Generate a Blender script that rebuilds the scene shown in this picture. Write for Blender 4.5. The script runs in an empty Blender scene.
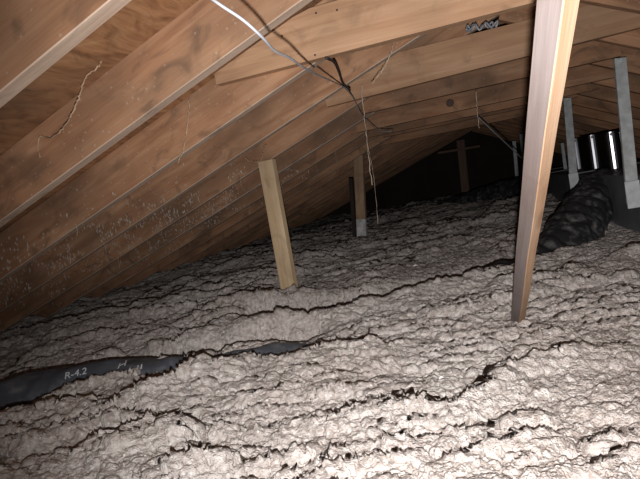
import bpy, bmesh, math, random
import numpy as np
from mathutils import Vector, Matrix, Euler

random.seed(7)
scn = bpy.context.scene
COL = scn.collection
V = Vector

# ------------------------------------------------------------------ camera
F_PX = 535.0
YAW, PITCH, ROLL = 0.276, 0.0746, -0.1813
fwd = V((-math.sin(YAW)*math.cos(PITCH), math.cos(YAW)*math.cos(PITCH), -math.sin(PITCH)))
r0 = V((math.cos(YAW), math.sin(YAW), 0.0))
u0 = r0.cross(fwd)
right = math.cos(ROLL)*r0 + math.sin(ROLL)*u0
up = -math.sin(ROLL)*r0 + math.cos(ROLL)*u0
cam_d = bpy.data.cameras.new('camera')
cam = bpy.data.objects.new('camera', cam_d)
COL.objects.link(cam)
M3 = Matrix((right, up, -fwd)).transposed()
cam.matrix_world = M3.to_4x4()
cam_d.sensor_width = 36.0
cam_d.sensor_fit = 'HORIZONTAL'
cam_d.lens = F_PX/640.0*36.0
cam_d.clip_start = 0.02
scn.camera = cam

def ray(px, py):
    return fwd + right*((px-320)/F_PX) - up*((py-239.5)/F_PX)
def at(px, py, Y):
    v = ray(px, py); return v*(Y/v.y)
def atz(px, py, Z):
    v = ray(px, py); return v*(Z/v.z)

# ------------------------------------------------------------------ attic geometry (metres, camera at the origin)
D, Y0 = 0.406, 0.3345            # rafter spacing, first rafter
AL, SL = 0.515, 0.3564           # left slope: underside of rafters z = AL + SL*x
AR, SR = 0.692, 0.4832           # right slope: z = AR - SR*x
XR = (AR-AL)/(SL+SR)             # where the slopes meet
TH, DEP = 0.036, 0.14
FLOOR = -0.78
YEND = 8.6

# ------------------------------------------------------------------ materials
def mat(name):
    m = bpy.data.materials.new(name); m.use_nodes = True
    nt = m.node_tree; nt.nodes.clear()
    out = nt.nodes.new('ShaderNodeOutputMaterial')
    b = nt.nodes.new('ShaderNodeBsdfPrincipled')
    nt.links.new(b.outputs[0], out.inputs[0])
    return m, nt, b
def N(nt, t, **kw):
    n = nt.nodes.new(t)
    for k, v in kw.items():
        if k in n.inputs.keys(): n.inputs[k].default_value = v
        else: setattr(n, k, v)
    return n
def ramp(nt, fac, stops):
    r = nt.nodes.new('ShaderNodeValToRGB'); e = r.color_ramp.elements
    while len(e) < len(stops): e.new(0.5)
    for i, (p, c) in enumerate(stops):
        e[i].position = p; e[i].color = (*c, 1) if len(c) == 3 else c
    nt.links.new(fac, r.inputs[0]); return r
def mix(nt, fac, a, b, mode='MIX'):
    m = nt.nodes.new('ShaderNodeMix'); m.data_type = 'RGBA'; m.blend_type = mode
    if hasattr(fac, 'links'): nt.links.new(fac, m.inputs[0])
    else: m.inputs[0].default_value = fac
    for s, v in ((6, a), (7, b)):
        if hasattr(v, 'links'): nt.links.new(v, m.inputs[s])
        else: m.inputs[s].default_value = (*v, 1)
    return m.outputs[2]
def bump(nt, b, h, dist=0.002, strength=0.6):
    n = N(nt, 'ShaderNodeBump'); n.inputs['Strength'].default_value = strength
    n.inputs['Distance'].default_value = dist
    nt.links.new(h, n.inputs['Height']); nt.links.new(n.outputs[0], b.inputs['Normal'])

def wood(name, dark, mid, light, spots=0.0, dirt=0.35, rough=0.75, dirtcol=(0.12, 0.075, 0.05), gs=(0.35, 5, 5), dist=0.8):
    """sawn softwood, grain along local X; pith lines, knots, grey dirt and pale specks"""
    m, nt, b = mat(name)
    tc = N(nt, 'ShaderNodeTexCoord'); oi = N(nt, 'ShaderNodeObjectInfo')
    mul = N(nt, 'ShaderNodeMath', operation='MULTIPLY'); nt.links.new(oi.outputs['Random'], mul.inputs[0]); mul.inputs[1].default_value = 37.0
    cmb = N(nt, 'ShaderNodeCombineXYZ')
    for k in range(3): nt.links.new(mul.outputs[0], cmb.inputs[k])
    add = N(nt, 'ShaderNodeVectorMath', operation='ADD')
    nt.links.new(tc.outputs['Object'], add.inputs[0]); nt.links.new(cmb.outputs[0], add.inputs[1])
    P = add.outputs[0]
    def noise(scale3, sc, det=4, dist=0.0):
        mp = N(nt, 'ShaderNodeMapping'); mp.inputs['Scale'].default_value = scale3
        nt.links.new(P, mp.inputs[0])
        n = N(nt, 'ShaderNodeTexNoise'); n.inputs['Scale'].default_value = sc; n.inputs['Detail'].default_value = det
        n.inputs['Distortion'].default_value = dist
        nt.links.new(mp.outputs[0], n.inputs['Vector']); return n.outputs['Fac']
    g1 = noise(gs, 6, 5, dist)
    g2 = noise((0.6, 14, 14), 14, 3, 0.2)
    big = noise((1, 1.6, 1.6), 2.4, 3)
    c = ramp(nt, g1, [(0.3, dark), (0.5, mid), (0.72, light)]).outputs[0]
    c = mix(nt, 0.18, c, ramp(nt, g2, [(0.35, dark), (0.65, light)]).outputs[0])
    dm = ramp(nt, big, [(0.42, (0, 0, 0)), (0.7, (dirt, dirt, dirt))]).outputs[0]
    c = mix(nt, dm, c, dirtcol)
    st = noise((1, 2.2, 1.3), 7, 5, 1.4)
    c = mix(nt, ramp(nt, st, [(0.56, (0, 0, 0)), (0.70, (dirt*0.8,)*3)]).outputs[0], c, dirtcol)
    # knots
    mp = N(nt, 'ShaderNodeMapping'); mp.inputs['Scale'].default_value = (1.6, 5, 4)
    nt.links.new(P, mp.inputs[0])
    vo = N(nt, 'ShaderNodeTexVoronoi'); vo.inputs['Scale'].default_value = 1.0
    nt.links.new(mp.outputs[0], vo.inputs['Vector'])
    kn = ramp(nt, vo.outputs['Distance'], [(0.035, (0.8, 0.8, 0.8)), (0.09, (0, 0, 0))]).outputs[0]
    c = mix(nt, kn, c, (0.11, 0.05, 0.025))
    if spots > 0:
        sp = N(nt, 'ShaderNodeTexVoronoi'); sp.inputs['Scale'].default_value = 46
        nt.links.new(P, sp.inputs['Vector'])
        sm = ramp(nt, sp.outputs['Distance'], [(0.10, (spots,)*3), (0.17, (0, 0, 0))]).outputs[0]
        c = mix(nt, sm, c, (0.62, 0.55, 0.48))
    nt.links.new(c, b.inputs['Base Color']); b.inputs['Roughness'].default_value = rough
    b.inputs['Specular IOR Level'].default_value = 0.25
    bump(nt, b, g2, 0.0012, 0.5)
    return m

M = {}
M['rafter'] = wood('rafter_wood', (0.265, 0.125, 0.066), (0.37, 0.195, 0.108), (0.48, 0.285, 0.17), spots=0.2, dirt=0.8, gs=(0.5, 3, 3), dist=1.2)
M['edge'] = wood('pale_rafter_edge', (0.42, 0.30, 0.225), (0.52, 0.39, 0.30), (0.62, 0.48, 0.385), dirt=0.4)  # undersides of the left rafters, paler than their other faces
M['tie'] = wood('tie_wood', (0.37, 0.205, 0.115), (0.47, 0.28, 0.165), (0.57, 0.365, 0.23), dirt=0.4)
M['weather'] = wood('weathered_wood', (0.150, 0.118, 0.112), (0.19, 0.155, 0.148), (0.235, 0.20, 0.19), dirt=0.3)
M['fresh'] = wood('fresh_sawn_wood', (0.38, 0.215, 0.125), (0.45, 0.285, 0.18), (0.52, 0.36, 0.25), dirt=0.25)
M['post'] = wood('post_wood', (0.55, 0.38, 0.22), (0.68, 0.49, 0.30), (0.80, 0.62, 0.41), dirt=0.3)
M['white_edge'] = wood('white_rafter_edge', (0.52, 0.45, 0.38), (0.66, 0.59, 0.52), (0.78, 0.72, 0.65), dirt=0.5)
M['brownpost'] = wood('brown_post_wood', (0.36, 0.23, 0.14), (0.46, 0.31, 0.19), (0.56, 0.40, 0.26), dirt=0.4)
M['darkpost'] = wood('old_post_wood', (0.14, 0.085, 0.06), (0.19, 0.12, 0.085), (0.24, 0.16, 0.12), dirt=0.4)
M['deck'] = wood('plywood_deck', (0.22, 0.10, 0.045), (0.40, 0.20, 0.095), (0.52, 0.29, 0.15), dirt=0.6, gs=(1.2, 3.2, 3.2), dist=2.2)

def plain(name, col, rough=0.6, metal=0.0, var=0.25, scale=8, bd=0.002, stretch=(1, 1, 1), spec=0.5):
    m, nt, b = mat(name)
    tc = N(nt, 'ShaderNodeTexCoord'); mp = N(nt, 'ShaderNodeMapping'); mp.inputs['Scale'].default_value = stretch
    nt.links.new(tc.outputs['Object'], mp.inputs[0])
    n = N(nt, 'ShaderNodeTexNoise'); n.inputs['Scale'].default_value = scale; n.inputs['Detail'].default_value = 5
    nt.links.new(mp.outputs[0], n.inputs['Vector'])
    lo = tuple(c*(1-var) for c in col); hi = tuple(min(1, c*(1+var)) for c in col)
    r = ramp(nt, n.outputs['Fac'], [(0.3, lo), (0.7, hi)])
    nt.links.new(r.outputs[0], b.inputs['Base Color'])
    b.inputs['Roughness'].default_value = rough; b.inputs['Metallic'].default_value = metal
    b.inputs['Specular IOR Level'].default_value = spec
    if bd: bump(nt, b, n.outputs['Fac'], bd, 0.5)
    return m
M['drywall'] = plain('gypsum_board', (0.45, 0.42, 0.38), 0.9)
M['galv'] = plain('galvanised_steel', (0.50, 0.53, 0.54), 0.5, 0.15, 0.2, 30, 0.0005)
M['steel_dark'] = plain('painted_steel_duct', (0.16, 0.165, 0.18), 0.5, 0.1, 0.3, 6, 0.001)
M['shiny'] = plain('polished_sheet_metal', (0.20, 0.20, 0.22), 0.22, 1.0, 0.15, 3, 0.0)
M['white_print'] = plain('white_ink', (0.62, 0.65, 0.68), 0.6, 0, 0.1, 60, 0)
M['cable'] = plain('white_cable_sheath', (0.30, 0.31, 0.34), 0.5, 0, 0.12, 30, 0)
M['grey_cable'] = plain('grey_cable_sheath', (0.36, 0.38, 0.41), 0.5, 0, 0.2, 20, 0)
M['web'] = plain('dusty_cobweb', (0.55, 0.43, 0.34), 0.95, 0, 0.2, 90, 0)
M['root'] = plain('frayed_twine', (0.42, 0.29, 0.19), 0.9, 0, 0.3, 40, 0)
M['near_black'] = plain('near_black', (0.035, 0.03, 0.03), 0.6, 0, 0.2, 20, 0)
M['paper'] = plain('paper_scrap', (0.85, 0.84, 0.82), 0.8, 0, 0.05, 20, 0)
M['primer'] = plain('white_primer', (0.62, 0.62, 0.62), 0.7, 0, 0.35, 25, 0.0005)
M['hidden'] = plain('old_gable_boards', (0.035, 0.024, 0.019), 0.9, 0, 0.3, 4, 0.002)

def flex_mat(name, base, dust):
    m, nt, b = mat(name)
    tc = N(nt, 'ShaderNodeTexCoord')
    n = N(nt, 'ShaderNodeTexNoise'); n.inputs['Scale'].default_value = 9; n.inputs['Detail'].default_value = 6
    n.inputs['Distortion'].default_value = 1.0
    nt.links.new(tc.outputs['Object'], n.inputs['Vector'])
    v = N(nt, 'ShaderNodeTexNoise'); v.inputs['Scale'].default_value = 40; v.inputs['Detail'].default_value = 4
    nt.links.new(tc.outputs['Object'], v.inputs['Vector'])
    mul = N(nt, 'ShaderNodeMath', operation='MULTIPLY')
    nt.links.new(n.outputs['Fac'], mul.inputs[0]); nt.links.new(v.outputs['Fac'], mul.inputs[1])
    r = ramp(nt, mul.outputs[0], [(0.24, base), (0.36, tuple((a+c)/2 for a, c in zip(base, dust))), (0.46, dust)])
    nt.links.new(r.outputs[0], b.inputs['Base Color'])
    b.inputs['Roughness'].default_value = 0.42
    bump(nt, b, n.outputs['Fac'], 0.008, 0.5)
    return m
M['flex'] = flex_mat('black_duct_jacket', (0.03, 0.03, 0.033), (0.22, 0.21, 0.21))
M['flex_blue'] = flex_mat('blue_grey_duct_jacket', (0.085, 0.095, 0.115), (0.19, 0.195, 0.205))

def insulation_mat():
    m, nt, b = mat('blown_cellulose')
    tc = N(nt, 'ShaderNodeTexCoord')
    def nz(sc, det=4):
        n = N(nt, 'ShaderNodeTexNoise'); n.inputs['Scale'].default_value = sc; n.inputs['Detail'].default_value = det
        nt.links.new(tc.outputs['Object'], n.inputs['Vector']); return n.outputs['Fac']
    a = nz(1.8, 3); f = nz(85, 6); g = nz(300, 3)
    c = ramp(nt, a, [(0.35, (0.50, 0.425, 0.385)), (0.6, (0.60, 0.55, 0.515))]).outputs[0]
    c = mix(nt, 0.55, c, ramp(nt, f, [(0.34, (0.27, 0.22, 0.195)), (0.5, (0.56, 0.505, 0.475)), (0.66, (0.76, 0.73, 0.70))]).outputs[0])
    vo = N(nt, 'ShaderNodeTexVoronoi'); vo.inputs['Scale'].default_value = 75
    nt.links.new(tc.outputs['Object'], vo.inputs['Vector'])
    fl = ramp(nt, vo.outputs['Distance'], [(0.13, (0.8, 0.8, 0.8)), (0.2, (0, 0, 0))]).outputs[0]
    c = mix(nt, fl, c, (0.85, 0.84, 0.83))
    nt.links.new(c, b.inputs['Base Color']); b.inputs['Roughness'].default_value = 0.95
    b.inputs['Specular IOR Level'].default_value = 0.1
    ad = N(nt, 'ShaderNodeMath', operation='ADD'); nt.links.new(f, ad.inputs[0]); nt.links.new(g, ad.inputs[1])
    bump(nt, b, ad.outputs[0], 0.006, 1.0)
    return m
M['insul'] = insulation_mat()

# ------------------------------------------------------------------ helpers
def tag(o, label=None, cat=None, group=None, kind=None):
    if label: o['label'] = label
    if cat: o['category'] = cat
    if group: o['group'] = group
    if kind: o['kind'] = kind
    return o
def empty(name, loc, label, cat, group=None):
    o = bpy.data.objects.new(name, None); COL.objects.link(o); o.location = loc
    o.empty_display_size = 0.05
    return tag(o, label, cat, group)
def link(name, me, m, parent=None, smooth=False):
    o = bpy.data.objects.new(name, me); COL.objects.link(o)
    if m is not None:
        for mm in (m if isinstance(m, (list, tuple)) else [m]): me.materials.append(mm)
    if smooth: me.polygons.foreach_set('use_smooth', [True]*len(me.polygons))
    if parent is not None:
        o.parent = parent
        o.matrix_parent_inverse = Matrix.Identity(4)
    return o
def bm_to(name, bm, m, parent=None, smooth=False):
    me = bpy.data.meshes.new(name); bmesh.ops.recalc_face_normals(bm, faces=bm.faces[:])
    bm.to_mesh(me); bm.free()
    return link(name, me, m, parent, smooth)
def box_bm(x0, x1, y0, y1, z0, z1, bev=0.0025, segs=1, cuts=0, jitter=0.0, bm=None):
    b = bmesh.new()
    bmesh.ops.create_cube(b, size=1)
    for v in b.verts:
        v.co = V(((x0+x1)/2+v.co.x*(x1-x0), (y0+y1)/2+v.co.y*(y1-y0), (z0+z1)/2+v.co.z*(z1-z0)))
    if cuts:
        ed = [e for e in b.edges if abs((e.verts[0].co-e.verts[1].co).x) > 0.9*(x1-x0)]
        bmesh.ops.subdivide_edges(b, edges=ed, cuts=cuts)
    if bev: bmesh.ops.bevel(b, geom=b.edges[:], offset=bev, segments=segs, affect='EDGES', clamp_overlap=True)
    return b
def orient(o, p, xdir, ydir_hint):
    """put object at p with local X along xdir and local Y as near ydir_hint as possible"""
    X = V(xdir).normalized(); Z = X.cross(V(ydir_hint)).normalized(); Yv = Z.cross(X)
    m = Matrix((X, Yv, Z)).transposed().to_4x4(); m.translation = V(p); o.matrix_world = m
    return o
def tube_bm(pts, rad, seg=8, bm=None):
    """tube through pts (rad scalar or list), capped"""
    bm = bm or bmesh.new(); pts = [V(p) for p in pts]; n = len(pts)
    rads = rad if isinstance(rad, (list, tuple)) else [rad]*n
    prev = None; rings = []
    for i, p in enumerate(pts):
        t = (pts[min(i+1, n-1)]-pts[max(i-1, 0)])
        if t.length < 1e-9: t = V((0, 0, 1))
        t.normalize()
        if prev is None:
            a = V((0, 0, 1)) if abs(t.z) < 0.9 else V((1, 0, 0))
            nrm = (a - t*a.dot(t)).normalized()
        else:
            nrm = (prev - t*prev.dot(t)).normalized()
        prev = nrm; bn = t.cross(nrm)
        rings.append([bm.verts.new(p + rads[i]*(math.cos(2*math.pi*k/seg)*nrm + math.sin(2*math.pi*k/seg)*bn)) for k in range(seg)])
    for a, b in zip(rings, rings[1:]):
        for k in range(seg):
            bm.faces.new((a[k], a[(k+1) % seg], b[(k+1) % seg], b[k]))
    bm.faces.new(rings[0][::-1]); bm.faces.new(rings[-1])
    return bm
def spline(ctrl, n=12):
    """Catmull-Rom through control points"""
    c = [V(p) for p in ctrl]; c = [c[0]*2-c[1]] + c + [c[-1]*2-c[-2]]; out = []
    for i in range(1, len(c)-2):
        for k in range(n):
            t = k/n; a, b, d, e = c[i-1], c[i], c[i+1], c[i+2]
            out.append(0.5*((2*b)+(d-a)*t+(2*a-5*b+4*d-e)*t*t+(3*b-a-3*d+e)*t**3))
    out.append(c[-2]); return out

# ------------------------------------------------------------------ structure: decks, gable, floor
def quad_slab(name, pts, th, m, axis_x, kind='structure'):
    """thick slab from four corner points (under face), local X along axis_x for the grain"""
    o = None
    p = [V(q) for q in pts]; nrm = (p[1]-p[0]).cross(p[3]-p[0]).normalized()
    if nrm.z < 0: nrm = -nrm
    X = V(axis_x).normalized(); Yv = nrm.cross(X).normalized(); org = p[0]
    mtx = Matrix((X, Yv, nrm)).transposed().to_4x4(); mtx.translation = org; inv = mtx.inverted()
    bm = bmesh.new()
    lo = [bm.verts.new(inv @ q) for q in p]; hi = [bm.verts.new(inv @ (q+nrm*th)) for q in p]
    bm.faces.new(lo); bm.faces.new(hi[::-1])
    for k in range(4): bm.faces.new((lo[k], lo[(k+1) % 4], hi[(k+1) % 4], hi[k]))
    o = bm_to(name, bm, m); o.matrix_world = mtx
    tag(o, kind=kind); return o
XL, XRt = -3.35, 2.75
cl = math.hypot(1, SL); cr = math.hypot(1, SR)
dzl, dzr = DEP*cl, DEP*cr
def zl(x): return AL+SL*x
def zr(x): return AR-SR*x
XTOP = (AR+dzr-AL-dzl)/(SL+SR)
# plywood sheets run across the rafters in courses down the slope: butt joints between courses
quad_slab('ceiling_left', [(XL, -0.2, zl(XL)+dzl), (XTOP, -0.2, zl(XTOP)+dzl), (XTOP, YEND, zl(XTOP)+dzl), (XL, YEND, zl(XL)+dzl)], 0.012, M['deck'], (0, 1, 0))
quad_slab('ceiling_right', [(XTOP, -0.2, zr(XTOP)+dzr), (XRt, -0.2, zr(XRt)+dzr), (XRt, YEND, zr(XRt)+dzr), (XTOP, YEND, zr(XTOP)+dzr)], 0.012, M['deck'], (0, 1, 0))
bm = box_bm(XL, XRt, 0.0, YEND+0.05, FLOOR-0.012, FLOOR, 0)
tag(bm_to('floor', bm, M['drywall']), kind='structure')
bm = bmesh.new()
fr = [bm.verts.new(q) for q in [(XL, YEND, FLOOR), (XRt, YEND, FLOOR), (XRt, YEND, zr(XRt)+dzr), (XTOP, YEND, zl(XTOP)+dzl), (XL, YEND, zl(XL)+dzl)]]
bk = [bm.verts.new(v.co+V((0, 0.03, 0))) for v in fr]
bm.faces.new(fr); bm.faces.new(bk[::-1])
for k in range(5): bm.faces.new((fr[k], fr[(k+1) % 5], bk[(k+1) % 5], bk[k]))
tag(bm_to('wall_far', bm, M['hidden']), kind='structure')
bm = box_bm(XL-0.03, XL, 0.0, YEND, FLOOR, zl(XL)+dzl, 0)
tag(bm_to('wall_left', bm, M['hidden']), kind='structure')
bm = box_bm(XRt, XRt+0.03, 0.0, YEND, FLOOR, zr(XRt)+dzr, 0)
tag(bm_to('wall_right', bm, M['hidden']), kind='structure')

# ------------------------------------------------------------------ rafters
NR = 20
ordn = ['nearest', 'second', 'third', 'fourth', 'fifth', 'sixth', 'seventh', 'eighth', 'ninth', 'tenth', 'eleventh', 'twelfth', 'thirteenth', 'fourteenth', 'fifteenth', 'sixteenth', 'seventeenth', 'eighteenth', 'nineteenth', 'twentieth']
lenL = (XR+0.13-XL)*cl
def rafter_mesh(name, L, m):
    bm = box_bm(0, L, 0, TH, 0, DEP, 0.002, cuts=14)
    for v in bm.verts:      # slight crown and wander of real lumber
        v.co.z += 0.003*math.sin(v.co.x*2.1+1)
        v.co.y += 0.0025*math.sin(v.co.x*1.7)
    me = bpy.data.meshes.new(name); bm.to_mesh(me); bm.free(); me.materials.append(m); return me
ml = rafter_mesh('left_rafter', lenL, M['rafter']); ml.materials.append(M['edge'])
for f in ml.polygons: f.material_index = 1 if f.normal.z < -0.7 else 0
lenR = (XRt-XR-0.004)*cr
mr = rafter_mesh('right_rafter', lenR, M['rafter'])
left_extra = {0: 'its pale underside crossing the top left corner of the picture',
    1: 'with dark resin stain, the white cable passing under it',
    2: 'with the nearest collar tie on its face',
    3: 'running up behind the nearest collar tie, dark cable-shadow strand at its tip',
    4: 'with the second collar tie nailed to it, above the pale square post',
    5: 'its underside pale white near the tie, where the cable tail hangs'}
for i in range(1, NR+1):
    y = Y0+i*D
    o = bpy.data.objects.new('rafter', ml); COL.objects.link(o)
    if i == 6:      # this one gets a near-white underside, paler than the others
        o.data = ml.copy(); o.data.materials[1] = M['white_edge']
    jit = [0, 0, 0, 0.002, -0.003, 0.004][i % 6]
    orient(o, (XL, y, zl(XL)), (1, 0, SL), (0, 1, 0))
    lab = '%s rafter from the camera on the left roof slope' % ordn[i-1]
    if i-1 in left_extra: lab = '%s left rafter, %s' % (ordn[i-1], left_extra[i-1])
    tag(o, lab, 'rafter', 'rafters of the left roof slope')
for i in range(3, NR+1):
    y = Y0+i*D
    o = bpy.data.objects.new('rafter', mr); COL.objects.link(o)
    X = V((1, 0, -SR)).normalized()
    orient(o, (XR+0.022, y, zr(XR+0.022)), X, (0, 1, 0))
    tag(o, '%s rafter from the camera on the right roof slope, above the ducts' % ordn[i-3], 'rafter', 'rafters of the right roof slope')

# ------------------------------------------------------------------ collar ties
ties = {3: (0.392, 0.000), 5: (0.403, 0.02), 6: (0.385, 0.0), 7: (0.343, 0.0)}
tie_lab = {3: 'nearest and largest collar tie, clean tan board across the top of the picture',
    4: 'short high collar tie half hidden between the two nearest collar ties',
    5: 'second large collar tie, running behind the leaning brace to the right edge',
    6: 'narrow collar tie just above and in front of the tie with the round knot',
    7: 'collar tie with one big dark round knot near its left end'}
for i in range(3, 11):
    z = ties.get(i, (0.36 if i > 7 else 0.53, 0))[0]
    if i > 7: z = 0.345+0.012*math.sin(i*2.3)
    if i == 4: z = 0.505
    tilt = ties.get(i, (0, 0))[1]
    y = Y0+i*D
    xa = (z+0.02-AL)/SL - 0.12; xb = (AR-z)/SR + (0.12 if i > 4 else 0.0)
    if i == 3: xa = -0.66; xb = 0.74
    if i == 5: xa = -0.52; xb = 0.95
    if i == 4: xa, xb = -0.06, 0.42
    # clip the tie's upper corners to the roof deck so that it never pokes through
    L = xb-xa
    dep = DEP
    def ztop(x): return min(z+dep, zl(x)+dzl-0.004, zr(x)+dzr-0.004)
    bm = bmesh.new(); n = 26
    lo, hi = [], []
    for k in range(n+1):
        x = xa+L*k/n; zt = ztop(x); zb = min(z+tilt*(x-0.1), zt-0.015)
        lo.append((x-xa, zb-z)); hi.append((x-xa, zt-z))
    prof = lo+hi[::-1]
    f0 = [bm.verts.new((a, 0, c)) for a, c in prof]; f1 = [bm.verts.new((a, TH, c)) for a, c in prof]
    for k in range(n):
        a, b, c, d = k, k+1, 2*n+1-(k+1), 2*n+1-k
        bm.faces.new((f0[a], f0[b], f0[c], f0[d])); bm.faces.new((f1[d], f1[c], f1[b], f1[a]))
    for k in range(2*n+2):
        q = (k+1) % (2*n+2); bm.faces.new((f0[k], f1[k], f1[q], f0[q]))
    name = 'collar_tie'
    o = bm_to(name, bm, M['tie'] if i < 6 else M['rafter'])  # farther ties: darker, redder wood, distance dimming put into the colour
    o.location = (xa, y-TH-0.001, z)
    lab = tie_lab.get(i, 'dim collar tie far down the attic, %s behind the knotted one' % ordn[i-7] if i > 7 else '')
    tag(o, lab, 'collar tie', 'collar ties across the attic')
    if i == 7:
        c = at(450, 103, y-TH-0.002)
        kb = bmesh.new()
        bmesh.ops.create_circle(kb, cap_ends=True, segments=20, radius=0.021)
        kb2 = bmesh.ops.extrude_face_region(kb, geom=kb.faces[:])
        for v in [g for g in kb2['geom'] if isinstance(g, bmesh.types.BMVert)]: v.co.z += 0.002; v.co.x *= 0.8; v.co.y *= 0.8
        k = bm_to('knot', kb, M['black_knot'] if 'black_knot' in M else plain('dark_knot', (0.05, 0.022, 0.012), 0.6, 0, 0.3, 60, 0.001), o)
        k.location = (c.x-xa, -0.0005, c.z-z); k.rotation_euler = (math.pi/2, 0, 0)
        k['label'] = 'dark round knot'
    if i == 3:      # nail heads near the cut end
        for px, py in ((282, 36), (316, 13), (315, 55), (337, 10)):
            c = at(px, py, y-TH-0.001)
            nb = bmesh.new(); bmesh.ops.create_cone(nb, cap_ends=True, segments=12, radius1=0.0032, radius2=0.0026, depth=0.002)
            nl = bm_to('nail', nb, M['near_black'], o); nl.location = (c.x-xa, -0.0008, c.z-z); nl.rotation_euler = (math.pi/2, 0, 0)

# ------------------------------------------------------------------ insulation height field
rs = np.random.RandomState(3)
P_ = rs.rand(256, 256)
def vnoise(x, y):
    xi = np.floor(x).astype(np.int64); yi = np.floor(y).astype(np.int64); fx = x-xi; fy = y-yi
    fx = fx*fx*(3-2*fx); fy = fy*fy*(3-2*fy)
    g = lambda a, b: P_[a & 255, b & 255]
    return (g(xi, yi)*(1-fx)+g(xi+1, yi)*fx)*(1-fy)+(g(xi, yi+1)*(1-fx)+g(xi+1, yi+1)*fx)*fy
def fbm(x, y, o=4):
    s = 0; a = 0.5; t = 0
    for k in range(o):
        s = s+a*vnoise(x+17.3*k, y+9.1*k); t += a; x = x*2.03; y = y*2.03; a *= 0.5
    return s/t
RX, RY, RH = rs.rand(256, 256), rs.rand(256, 256), rs.rand(256, 256)
def clumps(x, y):
    """rounded lumps: highest of overlapping domes, one per jittered cell"""
    xi = np.floor(x).astype(np.int64); yi = np.floor(y).astype(np.int64)
    best = np.zeros_like(x)
    for i in (-1, 0, 1):
        for j in (-1, 0, 1):
            a = (xi+i) & 255; b = (yi+j) & 255
            dx = xi+i+RX[a, b]-x; dy = yi+j+RY[a, b]-y
            d2 = (dx*dx+dy*dy)/0.8
            best = np.maximum(best, np.sqrt(np.clip(1-d2, 0, 1))*(0.45+0.55*RH[a, b]))
    return best
def smooth(a, b, t):
    t = np.clip((t-a)/(b-a), 0, 1); return t*t*(3-2*t)
def seg_dist(x, y, pts):
    best = np.full_like(x, 9.0); side = np.zeros_like(x); tt = np.zeros_like(x)
    n = len(pts)-1
    for k in range(n):
        ax, ay = pts[k]; bx, by = pts[k+1]; ux, uy = bx-ax, by-ay; L2 = ux*ux+uy*uy
        t = np.clip(((x-ax)*ux+(y-ay)*uy)/L2, 0, 1); dx = x-ax-t*ux; dy = y-ay-t*uy
        d = np.hypot(dx, dy); m = d < best
        best = np.where(m, d, best); side = np.where(m, np.sign(ux*dy-uy*dx), side); tt = np.where(m, (k+t)/n, tt)
    return best, side, tt
RA = 0.12
DUCT_A = [tuple(atz(px, py, -0.395).xy) for px, py in ((-90, 402), (-40, 392), (0, 383), (45, 372), (100, 363), (190, 350), (262, 337), (340, 324))]
TRENCH_B = [tuple(atz(px, py, -0.41).xy) for px, py in ((230, 318), (300, 306), (360, 296), (420, 282), (480, 267), (530, 252), (560, 240))]
def base(x, y):
    b = -0.475+0.04*smooth(1.2, 2.3, y)+0.035*smooth(2.5, 4.2, y)+0.03*smooth(4.5, 6.5, y)
    b = b+0.03*(fbm(x*1.3+5, y*1.3, 3)-0.5)
    b = b - 0.02*smooth(-1.2, -2.4, x)
    return b
ANG = 0.34
def coarse(x, y):
    b = base(x, y)
    wx = fbm(x*3+40, y*3+11, 4)-0.5; wy = fbm(x*3+90, y*3+3, 3)-0.5
    fine = fbm(x*26+3, y*26+8, 3)-0.5
    # long sheared ledges, highest just before they break off
    u = x*math.cos(ANG)+y*math.sin(ANG); v = -x*math.sin(ANG)+y*math.cos(ANG)
    def ledge(per, amp, off, wob, sharp, lo, hi):
        q = (v+wob*wx*1.7+0.4*wob*wy+0.035*fine)/per+off+2.4*(fbm(u*0.55/per*0.3+off*7, v*0.5/per*0.2, 3)-0.5)
        f = q-np.floor(q); up_ = f < 1-sharp
        t = np.where(up_, f/(1-sharp), 1-(f-(1-sharp))/sharp)
        msk = smooth(lo, hi, fbm(u*1.1/per*0.35+31*off, v/per*0.6+off*5, 3))
        return amp*t**1.8*msk, amp*msk*t**5
    h = 0; ov = 0
    for a in ((0.30, 0.052, 0.3, 0.22, 0.05, 0.49, 0.62), (0.15, 0.034, 1.7, 0.17, 0.09, 0.50, 0.63), (0.07, 0.016, 4.1, 0.10, 0.14, 0.50, 0.64)):
        p, q = ledge(*a); h = h+p; ov = ov+q*0.38
    h = h+0.026*(fbm(x*6, y*6, 3)-0.5)
    d, s, t = seg_dist(x, y, DUCT_A)
    behind = np.where(s > 0, smooth(0.27, 0.15, d+0.10*wx)*smooth(0.015, 0.07, d-0.06*(t-0.25)+0.10*wx+0.03*fine), smooth(0.05, 0.0, d-0.015+0.14*wx+0.05*fine))*smooth(1.0, 0.9, t)
    b = b-(0.13+0.03*(1-t))*behind*smooth(0, 0.02, t)
    front = np.where(s < 0, smooth(0.30, 0.12, d), 1)*smooth(0.20, 0.05, d*(s > 0))*smooth(0.60, 0.40, t)
    b = b-0.095*front
    b = b+0.055*(s > 0)*smooth(0.045, 0.08, d)*smooth(0.16, 0.10, d+0.1*wx)*smooth(0.30, 0.42, t)*smooth(0.85, 0.7, t)
    d2, s2, t2 = seg_dist(x, y, TRENCH_B)
    b = b-0.19*smooth(0.21, 0.07, d2+0.10*wx+0.03*fine)*smooth(0, 0.08, t2)*smooth(1.0, 0.95, t2)
    b = b+0.045*(s2 < 0)*smooth(0.05, 0.10, d2+0.08*wx)*smooth(0.34, 0.14, d2)*smooth(0.0, 0.15, t2)*smooth(0.98, 0.8, t2)
    return b+h, ov, wx, fine
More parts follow.
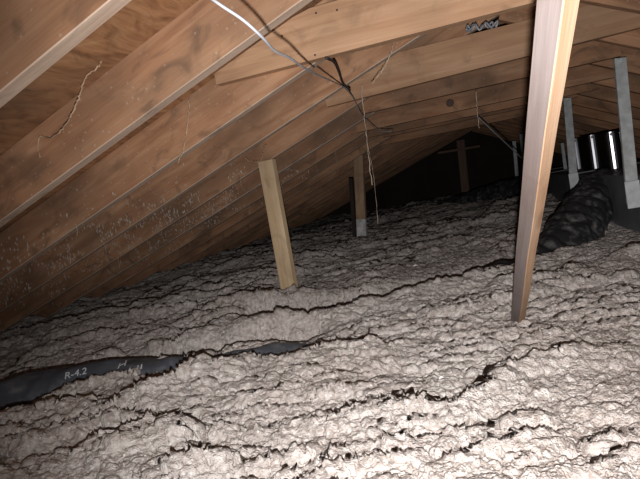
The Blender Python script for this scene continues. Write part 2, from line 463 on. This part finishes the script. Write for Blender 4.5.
def lumps(x, y, wx, fine):
    c1 = clumps(x*19+wx*2+fine*1.4, y*19+wx*2); c2 = clumps(x*44+3+fine*2.5, y*44+7+wx*2); c3 = clumps(x*92+9+fine*3, y*92+1); c4 = clumps(x*190+9, y*190+1)
    return 0.014*c1+0.0125*c2*(0.5+0.5*c1)+0.0085*c3*(0.4+0.6*c2)+0.0042*c4+0.008*(fbm(x*75, y*75, 4)-0.5)
def height(x, y):
    z, ov, wx, fine = coarse(x, y)
    return z+lumps(x, y+z, wx, fine)
def build_insulation():
    nr, na = 1300, 1150
    r = 0.50*np.exp(np.linspace(0, math.log(9.6/0.50), nr))
    a = np.linspace(-1.18, 0.66, na)            # from +Y, negative to the left
    R, A = np.meshgrid(r, a, indexing='ij')
    x = R*np.sin(A); y = R*np.cos(A)
    x = np.clip(x, XL+0.004, XRt-0.004); y = np.clip(y, 0.02, YEND-0.004)
    z, ov, wx, fine = coarse(x, y)
    lm = lumps(x, y+1.3*z, wx, fine)
    x = x-ov*math.sin(ANG)*0.9; y = y+ov*math.cos(ANG)*0.9
    p = np.stack([x, y, z], -1)
    n = np.cross(np.gradient(p, axis=1), np.gradient(p, axis=0))
    n = n/(np.linalg.norm(n, axis=-1, keepdims=True)+1e-12)
    n = n*np.sign(n[..., 2:3])
    p = p+n*lm[..., None]
    x = np.clip(p[..., 0], XL+0.004, XRt-0.004); y = np.clip(p[..., 1], 0.02, YEND-0.004); z = p[..., 2]
    roof = np.minimum(AL+SL*x, AR-SR*x)+DEP-0.01
    z = np.minimum(z, roof)
    co = np.stack([x, y, z], -1).reshape(-1, 3).astype(np.float32)
    # skirt down to the floor
    bot = co.reshape(nr, na, 3)
    idx = np.arange(nr*na).reshape(nr, na)
    q = np.stack([idx[:-1, :-1], idx[:-1, 1:], idx[1:, 1:], idx[1:, :-1]], -1).reshape(-1, 4)
    ring = np.concatenate([idx[0, :], idx[1:, -1], idx[-1, -2::-1], idx[-2:0:-1, 0]])
    lowv = co[ring].copy(); lowv[:, 2] = FLOOR+0.002
    n0 = len(co); m_ = len(ring); k = np.arange(m_); k2 = (k+1) % m_
    sk = np.stack([ring[k2], ring[k], n0+k, n0+k2], -1)
    co = np.concatenate([co, lowv]); q = np.concatenate([q[:, ::-1], sk])
    me = bpy.data.meshes.new('blown_insulation')
    me.vertices.add(len(co)); me.vertices.foreach_set('co', co.ravel())
    me.loops.add(q.size); me.loops.foreach_set('vertex_index', q.ravel().astype(np.int32))
    me.polygons.add(len(q)); me.polygons.foreach_set('loop_start', np.arange(0, q.size, 4, dtype=np.int32))
    me.update(calc_edges=True)
    o = link('blown_insulation', me, M['insul'])
    me.polygons.foreach_set('use_smooth', [True]*len(me.polygons))
    tag(o, 'grey clumpy blown-in cellulose insulation covering the attic floor', 'insulation', kind='stuff')
    return o
build_insulation()
def hz(x, y): return float(height(np.array([x]), np.array([y]))[0])

# ------------------------------------------------------------------ posts
def board(name, a, b, wdt, thk, yhint, m, label, cat, group=None, parent=None, rot=0.0):
    """straight sawn board from a to b, wide face normal near yhint"""
    a, b = V(a), V(b); L = (b-a).length
    bm = box_bm(0, L, -thk/2, thk/2, -wdt/2, wdt/2, 0.0018, cuts=5)
    o = bm_to(name, bm, m); orient(o, a, b-a, yhint)
    if rot: o.matrix_world = o.matrix_world @ Matrix.Rotation(rot, 4, 'X')
    tag(o, label, cat, group); return o
# pale post under the fifth rafter
t = at(268, 168, 2.36); b_ = at(290, 291, 2.36)
t2 = t+(t-b_)*0.06
board('support_post', b_+(b_-t)*0.35, t2, 0.078, 0.036, (0.25, 1, 0), M['post'], 'pale new square-cut wooden post standing left of centre in the insulation', 'post')
# second post, primed white at the foot, with a dark board behind it
yp = 4.25
root = empty('support_post', at(362, 244, yp), 'smaller brown wooden post with white painted foot behind the pale post', 'post')
A, B = at(362.5, 244, yp), at(359, 167, yp)
def child_board(name, a, b, w, th, m, rt, yh=(0.15, 1, 0)):
    a, b = V(a), V(b); L = (b-a).length
    bm = box_bm(0, L, -th/2, th/2, -w/2, w/2, 0.0018)
    o = bm_to(name, bm, m); X = (b-a).normalized(); Z = X.cross(V(yh)).normalized(); Yv = Z.cross(X)
    mm = Matrix((X, Yv, Z)).transposed().to_4x4(); mm.translation = a-V(rt.location)
    o.parent = rt; o.matrix_basis = mm; return o
child_board('post_shaft', A-(B-A)*0.3, B+(B-A)*0.15, 0.078, 0.036, M['brownpost'], root)
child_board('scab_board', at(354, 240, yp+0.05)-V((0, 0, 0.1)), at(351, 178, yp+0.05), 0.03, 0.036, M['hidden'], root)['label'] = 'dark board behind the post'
child_board('painted_foot', A+(B-A)*0.0, A+(B-A)*0.33, 0.0795, 0.0375, M['primer'], root)['label'] = 'white painted foot'
# far dark post
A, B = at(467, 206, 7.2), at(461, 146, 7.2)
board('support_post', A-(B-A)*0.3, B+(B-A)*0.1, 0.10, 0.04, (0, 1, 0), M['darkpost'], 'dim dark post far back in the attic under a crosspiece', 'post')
A, B = at(438, 153, 7.1), at(480, 146, 7.1)
board('crosspiece', A, B, 0.03, 0.03, (0, 1, 0), M['darkpost'], 'thin horizontal crosspiece on top of the far dark post', 'board')

# leaning brace, two visible faces: grey weathered wide one, orange fresh narrow one
BROT = math.radians(-50)
A = at(517, 326, 1.62); B = at(557.5, 0, 0.56)
d = (B-A).normalized()
yh = V((0, 1, 0))
L = (B-A).length
ext = 0.25
bm = bmesh.new()
bm = box_bm(0, L*1.30+ext, -0.0122, 0.0122, -0.0148, 0.0148, 0.0012, cuts=12)
for v in bm.verts:
    v.co.z += 0.0006*math.sin(v.co.x*31)+0.0004*math.sin(v.co.x*83)
me = bpy.data.meshes.new('leaning_brace'); bmesh.ops.recalc_face_normals(bm, faces=bm.faces[:]); bm.normal_update()
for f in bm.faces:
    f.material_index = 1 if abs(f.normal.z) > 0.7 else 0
bm.to_mesh(me); bm.free()
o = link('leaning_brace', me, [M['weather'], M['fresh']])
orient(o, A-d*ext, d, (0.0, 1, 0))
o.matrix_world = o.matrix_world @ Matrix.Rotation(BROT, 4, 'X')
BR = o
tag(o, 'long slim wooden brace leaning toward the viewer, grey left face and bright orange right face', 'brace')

# ------------------------------------------------------------------ ducts
def flex(name, ctrl, rad, m, label, ribs=0.0, rib_per=0.05, seg=40, n=14, cat='duct', wrinkle=0.006, parent=None, squash=1.0):
    pts = spline(ctrl, n); 
    # arc-length resample
    out = [pts[0]]; acc = 0; step = 0.008
    for a, b in zip(pts, pts[1:]):
        l = (b-a).length; pos = step-acc
        while pos <= l:
            out.append(a+(b-a)*(pos/l)); pos += step
        acc = l-(pos-step)
    bm = bmesh.new(); n_ = len(out); prev = None; rings = []
    for i, p in enumerate(out):
        tg = (out[min(i+1, n_-1)]-out[max(i-1, 0)]).normalized()
        nrm = V((0, 0, 1)) if prev is None else prev
        nrm = (nrm-tg*nrm.dot(tg)).normalized(); prev = nrm; bn = tg.cross(nrm)
        s = i*step; fr = i/(n_-1)
        R = rad[0]*(1-fr)+rad[1]*fr if isinstance(rad, tuple) else rad
        ring = []
        for k in range(seg):
            th = 2*math.pi*k/seg
            w = ribs*(abs(math.sin(math.pi*s/rib_per+0.7*math.sin(3*th+s*4)))**0.6)
            w += wrinkle*(math.sin(5*th+23*s)+math.sin(9*th-31*s+2)*0.6+math.sin(3*th+61*s)*0.5)
            ring.append(bm.verts.new(p+(R+w)*(math.cos(th)*nrm*squash+math.sin(th)*bn)))
        rings.append(ring)
    for a, b in zip(rings, rings[1:]):
        for k in range(seg): bm.faces.new((a[k], a[(k+1) % seg], b[(k+1) % seg], b[k]))
    bm.faces.new(rings[0][::-1]); bm.faces.new(rings[-1])
    o = bm_to(name, bm, m, parent, smooth=True)
    if parent is None: tag(o, label, cat)
    return o
# left duct with print, partly buried
zc = [-0.60, -0.535, -0.512, -0.512, -0.514, -0.538, -0.546, -0.575]
ctrlA = [(x, y, z) for (x, y), z in zip(DUCT_A, zc)]
ductA = flex('flexible_duct', ctrlA, RA, M['flex_blue'], 'blue-grey flexible duct half buried at lower left, printed R-4.2 in white', wrinkle=0.0035)
def printed(text, px, py, size, rot, parent):
    """raised ink wrapped flat on the duct jacket where the picture shows it"""
    cu = bpy.data.curves.new('print', 'FONT'); cu.body = text; cu.size = size; cu.extrude = 0.0004; cu.align_x = 'CENTER'
    tmp = bpy.data.objects.new('tmp', cu); COL.objects.link(tmp)
    dg = bpy.context.evaluated_depsgraph_get(); me = bpy.data.meshes.new_from_object(tmp.evaluated_get(dg))
    bpy.data.objects.remove(tmp); bpy.data.curves.remove(cu)
    me.materials.clear()
    o = link('printed_lettering', me, M['white_print'], parent)
    v = ray(px, py).normalized()
    # hit the duct jacket
    dgm = bpy.context.evaluated_depsgraph_get()
    ok, loc, nrm, _ = parent.ray_cast(V((0, 0, 0)), v)
    if not ok: loc = atz(px, py, -0.43); nrm = V((0, -0.7, 0.7))
    X = V((0.93, 0.36, 0.0)); X = (X-nrm*X.dot(nrm)).normalized(); X = Matrix.Rotation(rot, 3, nrm) @ X
    Yv = nrm.cross(X); mm = Matrix((X, Yv, nrm)).transposed().to_4x4(); mm.translation = loc+nrm*0.004
    o.matrix_basis = mm; o['label'] = 'white printed lettering'
    return o
bpy.context.view_layer.update()
printed('R-4.2', 76, 377, 0.034, 0.0, ductA)
printed('H', 122, 368, 0.046, 0.0, ductA)
printed('u', 140, 370, 0.04, 0.0, ductA)

# right flex duct
TX = 0.70
ctrlB = [(-0.75, 1.98, -0.66), (-0.3, 2.08, -0.60), (0.05, 2.28, -0.535), (0.24, 2.50, -0.53), tuple(at(566, 246, 2.72)), tuple(at(585, 213, 3.0)), tuple(at(600, 192, 3.28)), (0.78, 3.45, -0.26)]
ductB = flex('flexible_duct', ctrlB, (0.14, 0.10), M['flex'], 'thick crumpled black flexible duct rising to the trunk duct at right', ribs=0.014, rib_per=0.085, wrinkle=0.005)
# trunk duct
bm = box_bm(TX, TX+0.50, 2.35, 7.6, -0.40, -0.145, 0.004)
trunk = bm_to('trunk_duct', bm, M['steel_dark'])
tag(trunk, 'long dark rectangular trunk duct running back along the right side', 'duct')
for yy in (3.9, 5.2, 6.5):
    sb = box_bm(TX-0.008, TX+0.508, yy, yy+0.03, -0.408, -0.137, 0.003)
    bm_to('seam_band', sb, M['steel_dark'], trunk)
# low black branch duct running left behind the brace
flex('flexible_duct', [(0.66, 5.9, -0.27), (0.35, 6.15, -0.30), (0.0, 6.4, -0.36), (-0.45, 6.6, -0.46), (-0.9, 6.7, -0.55)], 0.12, M['flex'],
     'low black branch duct in the dark behind the leaning brace', ribs=0.008, rib_per=0.08)
# shiny upright sheet-metal pipes on the trunk
def pipe(px, ytop, ybot, Y, rad, label):
    a = at(px, ybot, Y); b = at(px, ytop, Y); zb = -0.145
    rt = empty('metal_pipe', (a.x, Y, zb), label, 'pipe', 'shiny upright metal pipes on the trunk duct')
    H = b.z-zb
    bm = bmesh.new(); seg = 36
    prof = [(rad, 0), (rad, H*0.97), (rad*1.04, H*0.975), (rad*1.04, H)]
    rings = [[bm.verts.new((r*math.cos(2*math.pi*k/seg), r*math.sin(2*math.pi*k/seg), z)) for k in range(seg)] for r, z in prof]
    for p_, q_ in zip(rings, rings[1:]):
        for k in range(seg): bm.faces.new((p_[k], p_[(k+1) % seg], q_[(k+1) % seg], q_[k]))
    bm.faces.new(rings[0][::-1]); bm.faces.new(rings[-1])
    bm_to('pipe_shell', bm, M['shiny'], rt, smooth=False)
    sm = box_bm(-0.004, 0.004, -rad-0.003, -rad+0.004, 0, H*0.96, 0.001)
    s_ = bm_to('lock_seam', sm, M['shiny'], rt); s_.rotation_euler = (0, 0, 0.5)
    sc = bmesh.new(); bmesh.ops.create_uvsphere(sc, u_segments=12, v_segments=8, radius=0.009)
    k_ = bm_to('screw', sc, M['galv'], rt, smooth=True); k_.location = (-0.2*rad, -rad*0.98, H*0.93)
pipe(616, 131, 172, 3.75, 0.075, 'nearest and brightest of the shiny metal pipes beside the long galvanised strap')
pipe(597, 134, 172, 4.35, 0.078, 'middle shiny metal pipe on the trunk duct, double highlight')
pipe(580, 138, 172, 5.0, 0.065, 'farthest, darkest metal pipe just right of the shorter strap')

# ------------------------------------------------------------------ galvanised straps
def strap(top, bot, width, label, foot=True, m='galv'):
    T, B = V(top), V(bot)
    rt = empty('hanger_strap', B, label, 'strap', 'galvanised straps holding the trunk duct')
    L = (T-B).length; X = (T-B).normalized()
    Z = X.cross(V((0, 1, 0))).normalized(); Yv = Z.cross(X)
    mm = Matrix((X, Yv, Z)).transposed().to_4x4()
    bm = bmesh.new()
    # angle-iron strip with punched slots suggested by short rails
    w = width/2; th = 0.0025
    for x0, x1, y0, y1, z0, z1 in [(0, L, -th, 0, -w, w), (0, L, -th, 0.012, w-th, w)]:
        q = box_bm(x0, x1, y0, y1, z0, z1, 0.0006)
        tmp = bpy.data.meshes.new('t'); q.to_mesh(tmp); q.free(); bm.from_mesh(tmp); bpy.data.meshes.remove(tmp)
    o = bm_to('strap_strip', bm, M[m], rt); o.matrix_basis = mm
    for f in (0.985, 0.02):
        bb = bmesh.new(); bmesh.ops.create_cone(bb, cap_ends=True, segments=6, radius1=0.009, radius2=0.007, depth=0.006)
        s = bm_to('bolt', bb, M['galv'], rt); s.matrix_basis = Matrix.Translation(X*L*f+Yv*-0.005) @ Matrix.Rotation(math.pi/2, 4, 'X')
    if foot:
        fb = box_bm(-0.024, 0.03, -0.004, 0.0, -0.02, 0.09, 0.001)
        f_ = bm_to('foot_plate', fb, M['galv'], rt); f_.location = (0.0, -0.003, 0.0)
        f_['label'] = 'bright foot plate'
    return rt
strap(at(620, 58, 2.60), at(633.5, 203, 2.42), 0.047, 'long galvanised strap nearest the right edge, bolted to a rafter')
strap(at(567, 98, 3.70), at(574.5, 188, 3.55), 0.046, 'shorter galvanised strap right of the leaning brace')
strap(at(514, 141, 7.2), at(517, 177, 7.2), 0.042, 'small pale strap far back, left of the leaning brace', foot=False)
strap(at(521, 134, 6.6), at(524, 166, 6.6), 0.034, 'dim far strap partly hidden by the left side of the brace', foot=False)
strap(at(562, 143, 5.6), at(566, 172, 5.6), 0.03, 'dim narrow strap just left of the shorter strap', foot=False)

# ------------------------------------------------------------------ cables, cobwebs, twine
def cord(name, ctrl, r, m, label, cat='cable', group=None, n=8, seg=8):
    pts = spline(ctrl, n)
    if cat in ('twine', 'cobweb'):      # frayed, uneven strands
        rj = r[0] if isinstance(r, (list, tuple)) else r
        pts = [p+V((random.uniform(-1, 1), 0, random.uniform(-1, 1)))*rj*1.1 for p in pts]
        r = [rj*random.uniform(0.45, 1.15) for _ in pts]
    o = bm_to(name, tube_bm(pts, r, seg), m, smooth=True); tag(o, label, cat, group); return o
cab = [at(205, -6, 0.62), at(222, 6, 0.62), at(243, 20, 0.64), at(262, 37, 0.68), at(275, 51, 0.76), at(290, 58, 0.86), at(303, 67, 1.0),
       at(318, 75, 1.25), at(334, 82, 1.6), at(345, 88, 1.9), at(354, 99, 2.15), at(360, 112, 2.3), at(370, 124, 2.5), at(381, 131, 2.7), at(393, 131, 2.8)]
rr = 0.0023
o = bm_to('electrical_cable_or_shadow', tube_bm(spline(cab, 8), [0.0020+0.0000*k for k in range(len(cab)*8-7)], 8), M['cable'], smooth=True)
tag(o, 'thin white electrical cable drooping from the top edge across the ties', 'cable')
cord('electrical_cable_or_shadow', [at(326, 58, 1.49), at(334, 62, 1.6), at(339, 72, 1.75), at(343, 83, 1.9), at(350, 90, 1.98)], 0.004, M['near_black'], 'short black strand drawing the cable shadow under the nearest collar tie')  # the white cable's shadow, modelled as a dark strand
cord('cobweb_strand', [at(362, 84, 2.3), at(363, 105, 2.3), at(366, 130, 2.3), at(369, 160, 2.3), at(372, 185, 2.31)], 0.0021, M['web'], 'long pale strand hanging beside the cable end', 'cobweb', 'hanging dusty strands')
cord('cobweb_strand', [at(369, 150, 2.6), at(373, 172, 2.6), at(376, 198, 2.6), at(378, 224, 2.6)], 0.0011, M['web'], 'faint thread hanging right of the small post', 'cobweb', 'hanging dusty strands')
cord('cobweb_strand', [at(395, 40, 1.9), at(390, 55, 1.88), at(384, 68, 1.88), at(378, 76, 1.88), at(372, 84, 1.9)], 0.0018, M['web'], 'crooked pale strand across the second collar tie', 'cobweb', 'hanging dusty strands')
cord('cobweb_strand', [at(476, 92, 2.6), at(477, 108, 2.6), at(479, 128, 2.6)], 0.0018, M['web'], 'straight faint strand on the knotted collar tie', 'cobweb', 'hanging dusty strands')
cord('electrical_cable_or_shadow', [at(478, 117, 3.3), at(495, 133, 3.5), at(512, 149, 3.8), at(530, 166, 4.1)], 0.004, M['grey_cable'], 'thin grey wire sloping down to the brace in the dark')
cord('frayed_twine', [at(102, 60, 1.10), at(98, 67, 1.08), at(86, 78, 1.07), at(81, 90, 1.07), at(77, 103, 1.07), at(70, 118, 1.07), at(60, 132, 1.09), at(48, 138, 1.12), at(40, 137, 1.13), at(38, 148, 1.13), at(40, 157, 1.13)], [0.0022]*81, M['root'], 'pale crooked twine hanging on the deck between the two nearest rafters', 'twine')
cord('frayed_twine', [at(189, 99, 1.5), at(189, 112, 1.49), at(187, 130, 1.49), at(184, 148, 1.49), at(178, 163, 1.49)], 0.0019, M['root'], 'pale crooked twine on the third rafter face', 'twine')
cord('frayed_twine', [at(245, 158, 2.33), at(250, 161, 2.32), at(256, 162, 2.31), at(262, 158, 2.31), at(264, 150, 2.32), at(266, 143, 2.33)], 0.004, M['tie'], 'brown looped twig at the top of the pale post', 'twine')
random.seed(4)
for k in range(1):
    pts = []
    for j in range(26):
        pts.append(at(466+j*1.25+3*math.sin(j*1.7), 29-j*0.22+3.6*math.sin(j*2.4), 2.15+0.03*math.sin(j)))
    cord('crumpled_wire', pts, 0.0032, M['grey_cable'], 'crumpled grey wire bundle tucked between the first two collar ties', 'wire', n=4)

# small pale dust tags stuck on the left rafters
bm = bmesh.new(); random.seed(11)
for k in range(1900):
    i = random.choice([3, 3, 4, 4, 4, 5, 5, 5, 5, 6, 6, 6, 7, 7, 8])
    y = Y0+i*D-0.002
    x = -1.35-abs(random.gauss(0, 0.55))+random.gauss(0, 0.22)+(0.15*(i-4))
    if x < -2.9 or x > -0.95: continue
    z = zl(x)+(0.01+random.random()**1.5*0.1)*cl
    if vnoise(np.array([x*7.0+i*3]), np.array([z*9.0]))[0] < 0.42: continue
    l = random.uniform(0.003, 0.008)*(2.6 if random.random() < 0.14 else 1); w = random.uniform(0.0018, 0.0042)
    c = V((x, y, z)); dx = random.uniform(-0.3, 0.3)*l
    vs = [bm.verts.new(c+V(p)) for p in [(0, 0.001, l), (-w, -0.0015, 0.2*l), (w*0.8, -0.003, 0), (dx, -0.001, -l), (0.3*w, 0.003, 0.1*l)]]
    for f in ((0, 1, 2), (0, 2, 4), (0, 4, 1), (3, 2, 1), (3, 4, 2), (3, 1, 4)): bm.faces.new([vs[q] for q in f])
o = bm_to('dust_specks', bm, plain('pale_dust', (0.50, 0.44, 0.385), 0.95, 0, 0.3, 40, 0)); tag(o, 'pale dust specks and tags stuck on the lower left rafters', 'dust', kind='stuff')
# fine threads hanging between the lower rafters
bm = bmesh.new()
for k in range(26):
    i = random.choice([3, 4, 5, 6, 7]); y = Y0+i*D+random.uniform(-0.03, 0.0)
    x = random.uniform(-2.3, -1.0)+0.1*(i-4); z = zl(x); l = random.uniform(0.02, 0.08)
    tube_bm([(x, y, z+0.002), (x+random.uniform(-.006, .006), y, z-l*0.5), (x+random.uniform(-.01, .01), y, z-l)], 0.0006, 4, bm)
o = bm_to('cobweb_threads', bm, M['web']); tag(o, 'short dusty cobweb threads hanging below the lower left rafters', 'cobweb', kind='stuff')

# paper scraps on the insulation
def scrap(px, py, s, label):
    z = -0.42
    for _ in range(6):
        p = atz(px, py, z); z = hz(p.x, p.y)+0.006
    bm = bmesh.new(); n = 5
    g = [[bm.verts.new(((i/(n-1)-0.5)*s*(1+0.2*math.sin(j)), (j/(n-1)-0.5)*s*0.7, 0.12*s*math.sin(i*1.3+j))) for j in range(n)] for i in range(n)]
    for i in range(n-1):
        for j in range(n-1): bm.faces.new((g[i][j], g[i+1][j], g[i+1][j+1], g[i][j+1]))
    ex = bmesh.ops.extrude_face_region(bm, geom=bm.faces[:])
    for v in [q for q in ex['geom'] if isinstance(q, bmesh.types.BMVert)]: v.co.z += 0.0012
    o = bm_to('paper_scrap', bm, M['paper']); o.location = p; o.rotation_euler = (0.5, 0.2, random.uniform(0, 3))
    tag(o, label, 'paper scrap', 'white paper scraps on the insulation')
scrap(415, 266, 0.026, 'white paper scrap lying beyond the dark furrow near the centre')
scrap(187, 426, 0.016, 'small white paper scrap in the lower left foreground')
scrap(441, 378, 0.010, 'tiny white flake in the foreground left of the brace foot')

# ------------------------------------------------------------------ light: the camera's flash, plus an added faint warm ambient fill with no source in the attic
ld = bpy.data.lights.new('camera_flash', 'SPOT'); lo = bpy.data.objects.new('camera_flash', ld); COL.objects.link(lo)
FL = 0.004*right-0.058*up
aim = (fwd+0.17*right+0.08*up).normalized()
lo.location = FL; lo.rotation_euler = aim.to_track_quat('-Z', 'Y').to_euler()
ld.energy = 116; ld.spot_size = math.radians(104); ld.spot_blend = 1.0; ld.shadow_soft_size = 0.006
ld.color = (1.0, 0.97, 0.95)
w = bpy.data.worlds.new('world'); scn.world = w; w.use_nodes = True
w.node_tree.nodes['Background'].inputs[0].default_value = (1, 0.85, 0.75, 1)
w.node_tree.nodes['Background'].inputs[1].default_value = 0.045

vs_ = scn.view_settings
vs_.view_transform = 'Standard'; vs_.look = 'None'; vs_.exposure = 0.0; vs_.gamma = 1.0
try: vs_.use_curve_mapping = False
except Exception: pass
